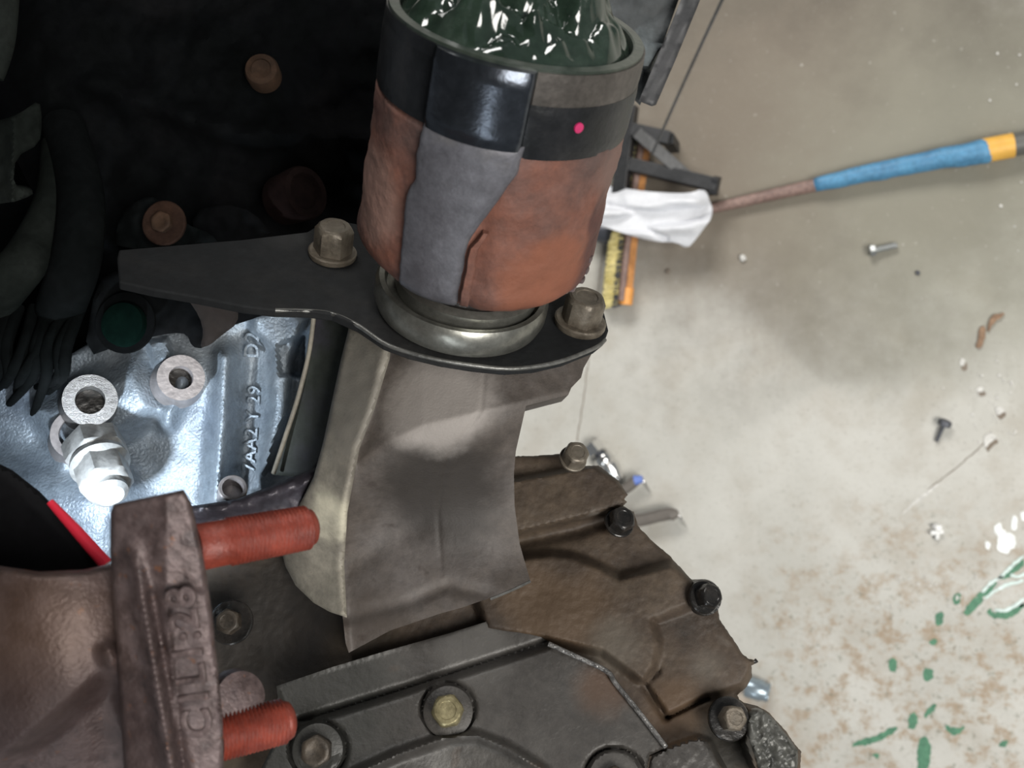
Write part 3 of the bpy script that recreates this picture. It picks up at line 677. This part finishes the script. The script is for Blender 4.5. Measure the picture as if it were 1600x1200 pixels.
# lower dark gasket rail beneath the block face
gr = thing('lower_rail', P(400, 800, .5), 'dark purple grey rail below the lit block, behind the red stud', 'rail')
relief('rail', [(290, 792), (370, 780), (440, 752), (500, 728), (520, 760), (480, 800), (470, 860), (330, 880), (290, 850)], lambda x, y: .495-.006*ridge(x, y, [(300, 800), (380, 788), (500, 745)], 14)+.0015*wob(x, y, 12), 5, .03, mat('rail_purple', [(.03, .028, .035), (.07, .06, .075)], 30, .45, .3, .5, 300), gr)

# ================================================================== GEARBOX CASE, lower right
def base(x, y): return .530-.000135*(y-750)
PA = [(818, 869), (860, 864), (895, 867), (940, 885), (967, 901), (1048, 880), (1085, 905), (1079, 948), (1021, 970), (1030, 1005), (1025, 1042), (1005, 1069), (940, 1020), (850, 1000), (760, 985), (740, 930)]
def cd(x, y):
    d = base(x, y)
    d = d-.012*raised(x, y, [(700, 768), (930, 726), (965, 750), (985, 775), (976, 792), (900, 812), (700, 860)], 11)
    d = d+.006*ridge(x, y, [(800, 850), (900, 828), (975, 806)], 12)
    d = d-.011*raised(x, y, PA, 18)
    d = d-.004*raised(x, y, [(1079, 948), (1025, 966), (1030, 1050), (1005, 1075), (1040, 1121), (1105, 1090), (1160, 1070), (1200, 1000), (1110, 930)], 12)
    d = d+.006*ridge(x, y, [(1005, 1069), (1041, 1121)], 5)+.005*ridge(x, y, [(1043, 1120), (1105, 1090)], 4)
    d = d-.012*raised(x, y, [(1168, 1106), (1200, 1108), (1260, 1170), (1260, 1240), (1190, 1240), (1160, 1160)], 10)
    d = d-.012*raised(x, y, [(1010, 1178), (1092, 1150), (1110, 1158), (1150, 1240), (1000, 1240)], 9)
    d = d+.006*blob(x, y, 1140, 1118, 38, 34)
    d = d+.02*ss(-x, -560, -440)
    return d+.0011*wob(x, y, 60)+.0003*wob(x, y, 9, 4)
gc = thing('gearbox_case', P(1000, 1000, .52), 'brown oily cast gearbox case filling the bottom centre', 'gearbox')
relief('case', [(790, 713), (840, 712), (880, 709), (905, 720), (914, 728), (935, 727), (966, 751), (981, 773), (975, 780), (980, 784), (973, 790), (990, 800), (997, 822), (1020, 846), (1046, 868), (1080, 905), (1100, 930), (1122, 950), (1124, 968), (1148, 1002), (1160, 1022), (1171, 1030), (1181, 1031), (1182, 1036), (1174, 1040), (1175, 1058), (1165, 1075), (1152, 1086), (1155, 1093), (1168, 1102), (1184, 1103), (1200, 1112), (1226, 1140), (1240, 1160), (1252, 1175), (1248, 1230), (1250, 1300), (300, 1300), (318, 872), (420, 846), (480, 840), (620, 740), (700, 716)], cd, 3.4, .05, M['case'], gc, edge=6, edged=.003, jag=.5)
relief('grey_lobe', [(1170, 1108), (1184, 1105), (1205, 1118), (1238, 1160), (1249, 1176), (1240, 1240), (1195, 1240), (1180, 1180), (1165, 1140)], lambda x, y: cd(x, y)-.002+.0018*wob(x, y, 9, 6), 4, .01, M['lobegrey'], gc, edge=4, rnd=1)
relief('green_boss', [(1018, 1180), (1040, 1168), (1092, 1151), (1106, 1160), (1150, 1250), (1000, 1250)], lambda x, y: cd(x, y)-.0015+.0006*wob(x, y, 9, 6), 4.5, .01, M['cover'], gc, edge=4)
nt = cdir(.05, .42, .9)
bolt(gc, P(896, 716, .515), cdir(.25, .5, .8), .0072, .008, M['boltdirty'], .0076, .002, rot=.1, label='dirty bolt at the top of the case')
bolt(gc, P(968, 816, .512), cdir(.25, .5, .8), .0072, .007, M['oily'], .0082, .002, rot=.5, label='oil soaked bolt')
bolt(gc, P(1101, 933, .492), cdir(.35, .3, .85), .0066, .008, M['oily'], .0085, .003, rot=.2, label='wet black bolt in a round edge boss')
bolt(gc, P(1140, 1123, .468), cdir(.15, .35, .9), .0064, .0085, M['boltdirty'], .0105, .003, M['oily'], rot=.2, label='brown headed bolt in a wet black recess')
lathe('edge_boss', [(.0095, -.03), (.0095, -.003), (.0088, -.001), (.002, -.001)], P(1104, 934, .497), cdir(.2, .2, .95), M['oily'], gc, 32)
bolt(gc, P(360, 972, .497), cdir(-.05, .3, .93), .0068, .006, M['boltdark'], .0115, .003, M['oily'], rot=.2, label='dark bolt beside the rusty flange')
for (x, y), s in (((818, 880), 1), ((1180, 1033), .8)):
    tube('casting_burr', [P(x, y, base(x, y)-.006), P(x+5*s, y+1, base(x, y)-.007)], [.0014, .0004], M['oily'], gc, 8)

def cvd(x, y):
    d = base(x, y)-.009
    strp = [(430, 1070), (600, 1018), (790, 960), (862, 1004), (640, 1078), (455, 1135)]
    d = d+.0055*raised(x, y, strp, 12)-.0055
    d = d+.005*ridge(x, y, [(470, 1128), (640, 1075), (850, 1008)], 7)
    for cx, cy, r in ((700, 1107, 40), (497, 1170, 44), (960, 1215, 46)):
        rr = np.hypot(x-cx, y-cy); d = d+.004*np.exp(-((rr-r)/3.5)**2)-.002*ss(-rr, -r, -r+6)
    d = d-.006*ridge(x, y, [(545, 1215), (620, 1180), (700, 1152), (745, 1150), (790, 1168), (850, 1205)], 8)+.006*blob(x, y, 720, 1230, 70, 50)
    return d+.0007*wob(x, y, 60, 8)+.00015*wob(x, y, 8, 9)
cv_ = thing('gearbox_side_cover', P(700, 1100, .47), 'grey five sided gearbox cover with round bolt seats at the bottom', 'gearbox cover')
relief('cover_plate', [(432, 1072), (520, 1042), (600, 1018), (700, 990), (790, 962), (856, 1002), (905, 1025), (950, 1047), (975, 1080), (1042, 1168), (1015, 1180), (1000, 1260), (380, 1260), (440, 1135)], cvd, 4, .02, M['cover'], cv_, edge=5, edged=.002)
tube('sealant_bead', [P(x, y, base(x, y)-.0165) for x, y in ((857, 1006), (905, 1028), (948, 1049), (962, 1068), (1000, 1115), (1041, 1168))], .0013, M['greasebead'], cv_, 10, sub=14)
bolt(cv_, P(700, 1112, .464), cdir(.02, .38, .92), .0082, .010, M['boltbrass'], .0120, .002, M['cover'], rot=.35, label='clean yellowish hex bolt in a round seat')
bolt(cv_, P(496, 1172, .456), cdir(.02, .25, .96), .0078, .006, M['boltdark'], .012, .002, M['cover'], rot=.1, label='dull grey green hex bolt at the lower left of the cover')
bolt(cv_, P(960, 1222, .452), cdir(.02, .3, .95), .0078, .006, M['boltdark'], .012, .002, M['cover'], rot=.1)
lathe('polished_dome', [(.030, -.008), (.028, -.001), (.022, .004), (.012, .0065), (.002, .007)], P(745, 1222, .472), cdir(.05, .35, .93), M['shinyband'], cv_, 48)

# ================================================================== DRIVE JOINT HOUSING
T = P(808, 40, .38); B = P(738, 402, .445); AX = (T-B).normalized(); LEN = (T-B).length
ca = (XR-AX*XR.dot(AX)).normalized(); cb = AX.cross(ca).normalized()   # ca to the right, cb to the back or front
if cb.dot(TOW) < 0: cb = -cb
def cyl(t, h, r): return B+AX*h+ca*(r*math.sin(t))+cb*(r*math.cos(t))
R1 = .0515
def rad(t, h):
    k = h/LEN; r = R1*(1.045-.045*k)
    if h < .014: q = 1-h/.014; r -= .011*(q**2.2)
    return r
jh = thing('drive_joint_housing', B, 'rusty cylindrical drive shaft joint housing packed with grease', 'joint housing')
def body():
    NT, NH = 180, 70; v = []; f = []
    for i in range(NH+1):
        h = LEN*i/NH
        for j in range(NT):
            t = 2*math.pi*j/NT
            r = rad(t, h)
            # dents and flakes of scale
            r -= .0030*math.exp(-((((t+.06+math.pi) % (2*math.pi))-math.pi)/.10)**2)*(h < LEN*.66)
            r += .0011*noise.noise(Vector((math.sin(t)*3, math.cos(t)*3, h*70)))+.0004*noise.noise(Vector((math.sin(t)*14, math.cos(t)*14, h*260)))
            if h > LEN-.030: r = min(r, R1*.985)
            v.append(cyl(t, h, r))
    n0 = len(v)
    for i in range(NH):
        for j in range(NT):
            k = (j+1) % NT; f.append([i*NT+j, i*NT+k, (i+1)*NT+k, (i+1)*NT+j])
    # rim land
    for i, (r, h) in enumerate(((R1*.985, LEN+.001), (R1*.96, LEN+.0018), (R1*.94, LEN+.0012), (R1*.935, LEN-.04), (.001, LEN-.04))):
        for j in range(NT): v.append(cyl(2*math.pi*j/NT, h, r))
        a = NH*NT if i == 0 else n0+(i-1)*NT; b = n0+i*NT
        for j in range(NT):
            k = (j+1) % NT; f.append([a+j, a+k, b+k, b+j])
    f.append(list(range(NT)))
    return obj('housing_body', v, f, M['rust'], jh)
body()
lathe('inner_wall', [(R1*.92, LEN-.038), (R1*.995, LEN-.0005), (R1*.99, LEN+.0025), (R1*.92, LEN+.0027), (R1*.908, LEN+.0022), (R1*.906, LEN-.036), (.001, LEN-.036)], B, AX, M['greasewall'], jh, 90)
def patch(name, tl, tr, h0, h1, off, mt, parent=jh, nh=40, nt=24, crown=0, thick=.004, rough_=0.0):
    """a raised skin on the cylinder between two edge curves given as functions of h"""
    v = []; f = []
    for i in range(nh+1):
        h = h0+(h1-h0)*i/nh
        for j in range(nt+1):
            u = j/nt; t = tl(h)*(1-u)+tr(h)*u; e = min(u, 1-u)*2
            ed = min(1, e/.12); ev = min(1, min(i, nh-i)/2.0)
            r = rad(t, max(h, .0))+off*(.35+.65*math.sqrt(max(0, 1-(1-ed)**2)))*(.6+.4*ev)+crown*(1-(2*u-1)**2)+rough_*noise.noise(Vector((t*9, h*200, 3)))
            v.append(cyl(t, h, r))
    m = len(v)
    for i in range(nh+1):
        h = h0+(h1-h0)*i/nh
        for j in range(nt+1):
            u = j/nt; t = tl(h)*(1-u)+tr(h)*u; v.append(cyl(t, h, rad(t, max(h, 0))-thick))
    w_ = nt+1
    for i in range(nh):
        for j in range(nt):
            a = i*w_+j; f.append([a, a+1, a+1+w_, a+w_]); f.append([m+a, m+a+w_, m+a+1+w_, m+a+1])
        f.append([i*w_, (i+1)*w_, m+(i+1)*w_, m+i*w_]); f.append([i*w_+nt, m+i*w_+nt, m+(i+1)*w_+nt, (i+1)*w_+nt])
    for j in range(nt):
        f.append([j, m+j, m+j+1, j+1]); a = nh*w_+j; f.append([a, a+1, m+a+1, m+a])
    o = obj(name, v, f, mt, parent); sharp(o, 50); return o
def curve(ks, jit=0, seed=0):
    hs = [k[0]*LEN for k in ks]; ts = [k[1] for k in ks]
    return lambda h: float(np.interp(h, hs, ts))+jit*noise.noise(Vector((h*180, seed, 0)))
HB0, HB1 = LEN*.715, LEN*.955
lobe_l = curve([(0, -.60), (.2, -.62), (.45, -.66), (.52, -.60), (.62, -.63), (.75, -.60)], .02, 1)
lobe_r = curve([(0, -.12), (.33, -.12), (.38, -.10), (.55, .05), (.66, .14), (.75, .15)], .01, 2)
patch('worn_lobe', lobe_l, lobe_r, .006, HB0+.004, .0026, M['wornlobe'], crown=.0012, thick=.003)
patch('black_band', lambda h: -math.pi*.98, lambda h: -.58, HB0+.002, HB1+.001, .0006, M['blackband'], nh=12, nt=60)
patch('black_band', lambda h: .12, lambda h: math.pi*.98, HB0-.001, LEN*.90, .0010, M['blackband'], nh=12, nt=60)
patch('polished_lobe', lambda h: -.60, lambda h: .13+.0*h, HB0+.002, LEN*1.012, .0034, M['shinyband'], crown=.0022, nh=14, nt=30, thick=.005)
patch('rim_lip', lambda h: .14, lambda h: math.pi*1.2, LEN*.89, LEN*1.012, .0007, M['rim'], nh=6, nt=60)
patch('rim_lip', lambda h: -math.pi*.8, lambda h: -.62, LEN*.955, LEN*1.012, .0004, M['blackband'], nh=6, nt=50)
patch('scale_edge', curve([(0, -.10), (.33, -.10), (.36, -.06), (.5, .06)], .01, 2), curve([(0, -.02), (.33, -.03), (.36, -.01), (.5, .10)], .01, 3), .006, LEN*.40, .0014, M['rust'], nh=20, nt=6)
for t_, h_ in ((1.15, .10), (1.18, .14), (1.2, .19), (1.1, .06)):
    lathe('scale_flake', [(.0024, -.001), (.0018, .0008), (.0004, .0011)], cyl(t_, LEN*h_, rad(t_, LEN*h_)), (cyl(t_, 0, 1)-cyl(t_, 0, 0)), M['rustdark'], jh, 5)
pm = lathe('pink_paint_dab', [(.0022, -.0008), (.0020, .0004), (.0005, .0006)], cyl(.53, LEN*.83, rad(.5, LEN*.83)+.0012), (cyl(.53, 0, 1)-cyl(.53, 0, 0)), M['pinkmark'], jh, 14)
# heap of grease
def grease():
    NR, NT = 60, 180; v = []; f = []
    def h_(x, y, r):
        e = 1-(r/.0467)**2
        q = Vector((x*55, y*55, 1.7))
        rid = abs(noise.noise(q))*.018+abs(noise.noise(q*1.9+Vector((4, 4, 4))))*.007
        tw = .012*math.exp(-((x-.016)**2+(y-.005)**2)/.00012)+.008*math.exp(-((x-.03)**2+(y-.012)**2)/.00009)
        rid += abs(noise.noise(q*3.6+Vector((1, 8, 2))))*.0022
        return LEN-.0015+(.008+rid*1.2+tw*.7+.012*math.exp(-((x-.005)**2+(y+.022)**2)/.0005))*min(1, max(0, e)*1.6)+.004*noise.noise(q*1.2)*min(1, max(e, 0)*2)
    for i in range(NR+1):
        r = .0467*i/NR
        for j in range(NT):
            t = 2*math.pi*j/NT; x = r*math.sin(t); y = r*math.cos(t); v.append(B+AX*h_(x, y, r)+ca*x+cb*y)
    for i in range(NR):
        for j in range(NT):
            k = (j+1) % NT; f.append([i*NT+j, i*NT+k, (i+1)*NT+k, (i+1)*NT+j])
    n0 = len(v)
    for j in range(NT): t = 2*math.pi*j/NT; v.append(cyl(t, LEN-.028, .0455))
    for j in range(NT): k = (j+1) % NT; f.append([NR*NT+j, NR*NT+k, n0+k, n0+j])
    f.append([n0+j for j in range(NT)])
    return obj('grease', v, f, M['grease'], None, loc=T)
tag(grease(), 'glossy dark green grease heaped in the open mouth of the housing', 'grease', kind='stuff')

# ================================================================== BEARING CARRIER: ring, flange plate, trunk
br = thing('bearing_carrier', P(700, 750, .47), 'grey cast shaft bearing carrier with a flange plate under the rusty housing', 'bearing carrier')
c_ring = B-AX*.016
PC = B-AX*.030    # plate surface
lathe('hub_neck', [(.030, -.012), (.030, .03)], B-AX*.02, AX, M['oily'], br, 48)
lathe('inner_shield', [(.031, -.01), (.034, -.0005), (.0345, .005), (.031, .007), (.030, .004)], c_ring, AX, M['ring'], br, 64)
lathe('seal_ring', [(.0335, -.012), (.0400, -.012), (.0415, -.008), (.0415, -.001), (.0400, .0015), (.0375, .0015), (.036, -.002), (.0335, -.003)], c_ring+ca*-.0015, AX, M['ring'], br, 80)
pl = [(183, 402), (186, 390), (260, 384), (380, 374), (480, 362), (500, 350), (530, 345), (560, 350), (640, 380), (800, 400), (860, 440), (893, 462), (915, 455), (935, 465), (945, 490), (951, 515), (945, 530), (930, 542), (880, 562), (835, 572), (790, 575), (740, 570), (690, 562), (640, 550), (600, 535), (560, 508), (520, 490), (480, 485), (430, 484), (380, 478), (300, 462), (240, 452), (186, 440)]
pv = [onplane(x, y, PC, AX) for x, y in pl]
prism('flange_plate', pv, -AX*.0045, M['plate'], br, .0008)
ed = [(430, 484), (480, 485), (520, 490), (560, 508), (600, 535), (640, 550), (690, 562), (740, 570), (790, 575), (835, 572), (880, 562), (930, 542), (945, 530)]
tube('worn_edge', [onplane(x, y+1, PC-AX*.001, AX) for x, y in ed], .0011, M['wornedge'], br, 8)
bolt(br, onplane(905, 507, PC, AX)+AX*.0035, AX, .0105, .0135, M['boltdirty'], .0130, .0035, rot=.15, label='dirty hex bolt with flanged foot at the right end of the plate')
bolt(br, onplane(519, 400, PC, AX)+AX*.0035, AX, .0098, .014, M['boltdirty'], .0120, .003, rot=.5, label='rusty hex bolt left of the housing')
yarc_x = [540, 560, 600, 660, 760, 880]; yarc_y = [740, 722, 692, 664, 640, 612]
xr_y = [520, 545, 640, 700, 800, 880, 960, 1010]; xr_x = [603, 600, 575, 552, 533, 528, 535, 540]
def trd(x, y):
    t = y-lerp(x, yarc_x, yarc_y)
    d = .4600+np.where(t < 0, -t*.00016, 0)+.034*ss(t, 0, 170)
    d = d-.018*ss(y, 850, 1000)
    u = (x-690)/150
    d = d+.010*u*u+.0006*ridge(x, y, [(757, 585), (752, 640), (700, 715), (684, 800), (690, 900)], 3)
    e = x-lerp(y, xr_y, xr_x)
    d = d-.0035*np.exp(-(e/7)**2)+.003*blob(x, y, 620, 800, 60, 60)
    d = d+.003*ridge(x, y, [(540, 965), (640, 940), (700, 915), (760, 930)], 12)
    return d+.0006*wob(x, y, 60, 11)+.0001*wob(x, y, 7, 12)
tr = [(603, 530), (700, 560), (790, 565), (870, 555), (932, 538), (925, 552), (912, 575), (908, 590), (893, 605), (888, 617), (822, 634), (806, 705), (803, 740), (804, 790), (812, 850), (829, 909), (766, 934), (720, 950), (690, 958), (610, 985), (545, 1020), (540, 1005), (535, 960), (528, 880), (533, 800), (552, 700), (575, 640), (598, 560)]
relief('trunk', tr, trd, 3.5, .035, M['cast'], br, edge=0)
def sw(x, y):
    e = lerp(y, xr_y, xr_x)-x
    return .4590+.034*ss(y-lerp(x, yarc_x, yarc_y), 0, 170)-.018*ss(y, 850, 1000)+.010*ss(lerp(y, [540, 700, 860], [0, 1, 1])*1.0, 0, 1)*.2+np.clip(e, 0, 200)*.00035+.0006*wob(x, y, 20, 14)-.006*blob(x, y, 475, 860, 30, 50)
relief('side_wall', [(545, 512), (612, 530), (609, 560), (585, 640), (562, 700), (543, 800), (538, 880), (542, 965), (515, 956), (490, 942), (462, 915), (446, 885), (440, 862), (446, 835), (462, 800), (490, 745), (505, 690), (520, 620), (533, 560)], sw, 4.5, .03, M['castpale'], br, edge=5, edged=.002)
tube('lower_lip', [P(829, 908, .480), P(800, 922, .478), P(766, 936, .476)], .0007, M['wornedge'], br, 6)

# ================================================================== UPPER RIGHT RAIL
rl = thing('underbody_rail', P(1000, 40, .6), 'dark mottled underbody rail behind the grease filled housing', 'underbody rail')
relief('mottled_web', [(860, -90), (1085, -90), (1062, -5), (1030, 85), (1000, 165), (985, 150), (960, 60)], lambda x, y: .60+.004*wob(x, y, 30, 5)-.008*raised(x, y, [(975, 65), (1035, 72), (1015, 110), (990, 100)], 6), 6, .03, M['panel'], rl)
relief('black_flange', [(1096, -90), (1128, -90), (1090, 10), (1055, 95), (1025, 164), (1018, 166), (998, 158), (1030, 82), (1068, -10)], lambda x, y: .585+.0015*wob(x, y, 40, 5), 6, .012, M['standblack'], rl)
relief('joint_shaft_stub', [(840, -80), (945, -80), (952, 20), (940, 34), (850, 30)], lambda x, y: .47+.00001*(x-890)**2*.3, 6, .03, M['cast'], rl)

# ================================================================== RUSTY MANIFOLD in the foreground
mf = thing('exhaust_manifold', P(200, 1100, .33), 'rusty cast exhaust manifold with flange and red threaded studs, lower left', 'manifold')
def fd(x, y):
    d = .300+.00003*(y-780)+.00006*np.abs(x-260)
    d = d+.0025*raised(x, y, [(262, 920), (330, 925), (352, 1230), (285, 1230)], 8)
    d = d-.006*ridge(x, y, [(206, 850), (226, 960), (248, 1090), (280, 1260)], 13)*ss(y, 800, 960)+.004*ridge(x, y, [(238, 930), (256, 1030), (272, 1130), (296, 1260)], 9)*ss(y, 860, 980)
    return d+.0003*wob(x, y, 16, 21)
relief('flange', [(173, 800), (178, 788), (225, 778), (287, 765), (299, 785), (306, 815), (318, 870), (332, 960), (342, 1060), (348, 1120), (352, 1300), (200, 1300), (190, 1150), (178, 950), (172, 860)], fd, 4, .05, M['rustdark'], mf, edge=9, edged=.004)
def pd(x, y):
    d = .312+.00000075*(x-60)**2+.0000011*(y-1010)**2*.3
    g = [(190, 985), (150, 1040), (95, 1110), (20, 1200), (-20, 1260)]
    d = d+.016*ss((x-60)*.64+(y-1150)*.77, -20, 25)*(1-ss(x, 150, 235)*.5)
    d = d-.010*ridge(x, y, [(172, 1020), (215, 1120), (262, 1240)], 16)
    return d+.0006*wob(x, y, 50, 22)
relief('pipe_body', [(-140, 880), (0, 884), (60, 893), (130, 890), (185, 878), (215, 900), (240, 1000), (290, 1300), (-140, 1300)], pd, 5, .06, M['rustdark'], mf, edge=14, edged=.008)
text('cast_lettering', 'C1L1:28', .0128, P(332, 1150, .3015), cdir(-.13, 1, 0), cdir(-1, -.13, 0), .0006, M['rustdark'], mf, .0005)
tag(stud('threaded_stud', P(305, 856, .330), P(492, 822, .356), .0088, M['rustred'], mf, pitch=.0015, r2=.0082, plain=.012), 'red rusted threaded stud pointing at the pale bell')
tag(stud('threaded_stud', P(340, 1152, .350), P(458, 1123, .365), .0088, M['rustred'], mf, pitch=.0015, r2=.0084), 'dark red threaded stud at the bottom')
lathe('stud_collar', [(.004, -.004), (.0105, -.004), (.011, 0), (.0095, .006), (.004, .007)], P(366, 1092, .36), cdir(.6, .3, .7), M['rustdark'], mf, 32)

# ================================================================== WORK LAMP
wl = thing('work_lamp', P(60, 840, .38), 'black work lamp with a red edge strip lighting the block', 'work lamp')
relief('lamp_body', [(-120, 700), (-20, 715), (20, 735), (62, 768), (120, 828), (172, 884), (160, 900), (60, 915), (-120, 915)], lambda x, y: .362+.00005*np.abs(y-x-740), 6, .02, M['rubber'], wl, edge=8, edged=.004)
tube('lamp_neck', [P(60, 850, .375), P(88, 852, .438)], [.012, .0115], M['rubber'], wl, 20)
tube('red_strip', [P(78, 784, .360), P(120, 830, .360), P(166, 882, .360)], [.0014, .0022, .0026], M['red'], wl, 10)
lens_c = P(92, 852, .44)
ln = lathe('lens', [(.001, .0005), (.009, .0005), (.011, 0), (.011, -.004)], lens_c, P(270, 640, .56)-lens_c, flat('lamp_lens', (.85, .93, 1), .3, 0, 12), wl, 24)
lamp = light('work_lamp_light', 'SPOT', lens_c+(P(270, 640, .56)-lens_c).normalized()*.004, P(250, 680, .56), 1.5, (.82, .91, 1.0), spot_size=math.radians(105), spot_blend=1.0, shadow_soft_size=.004)
lamp.parent = wl; lamp.location = lamp.location-wl.location
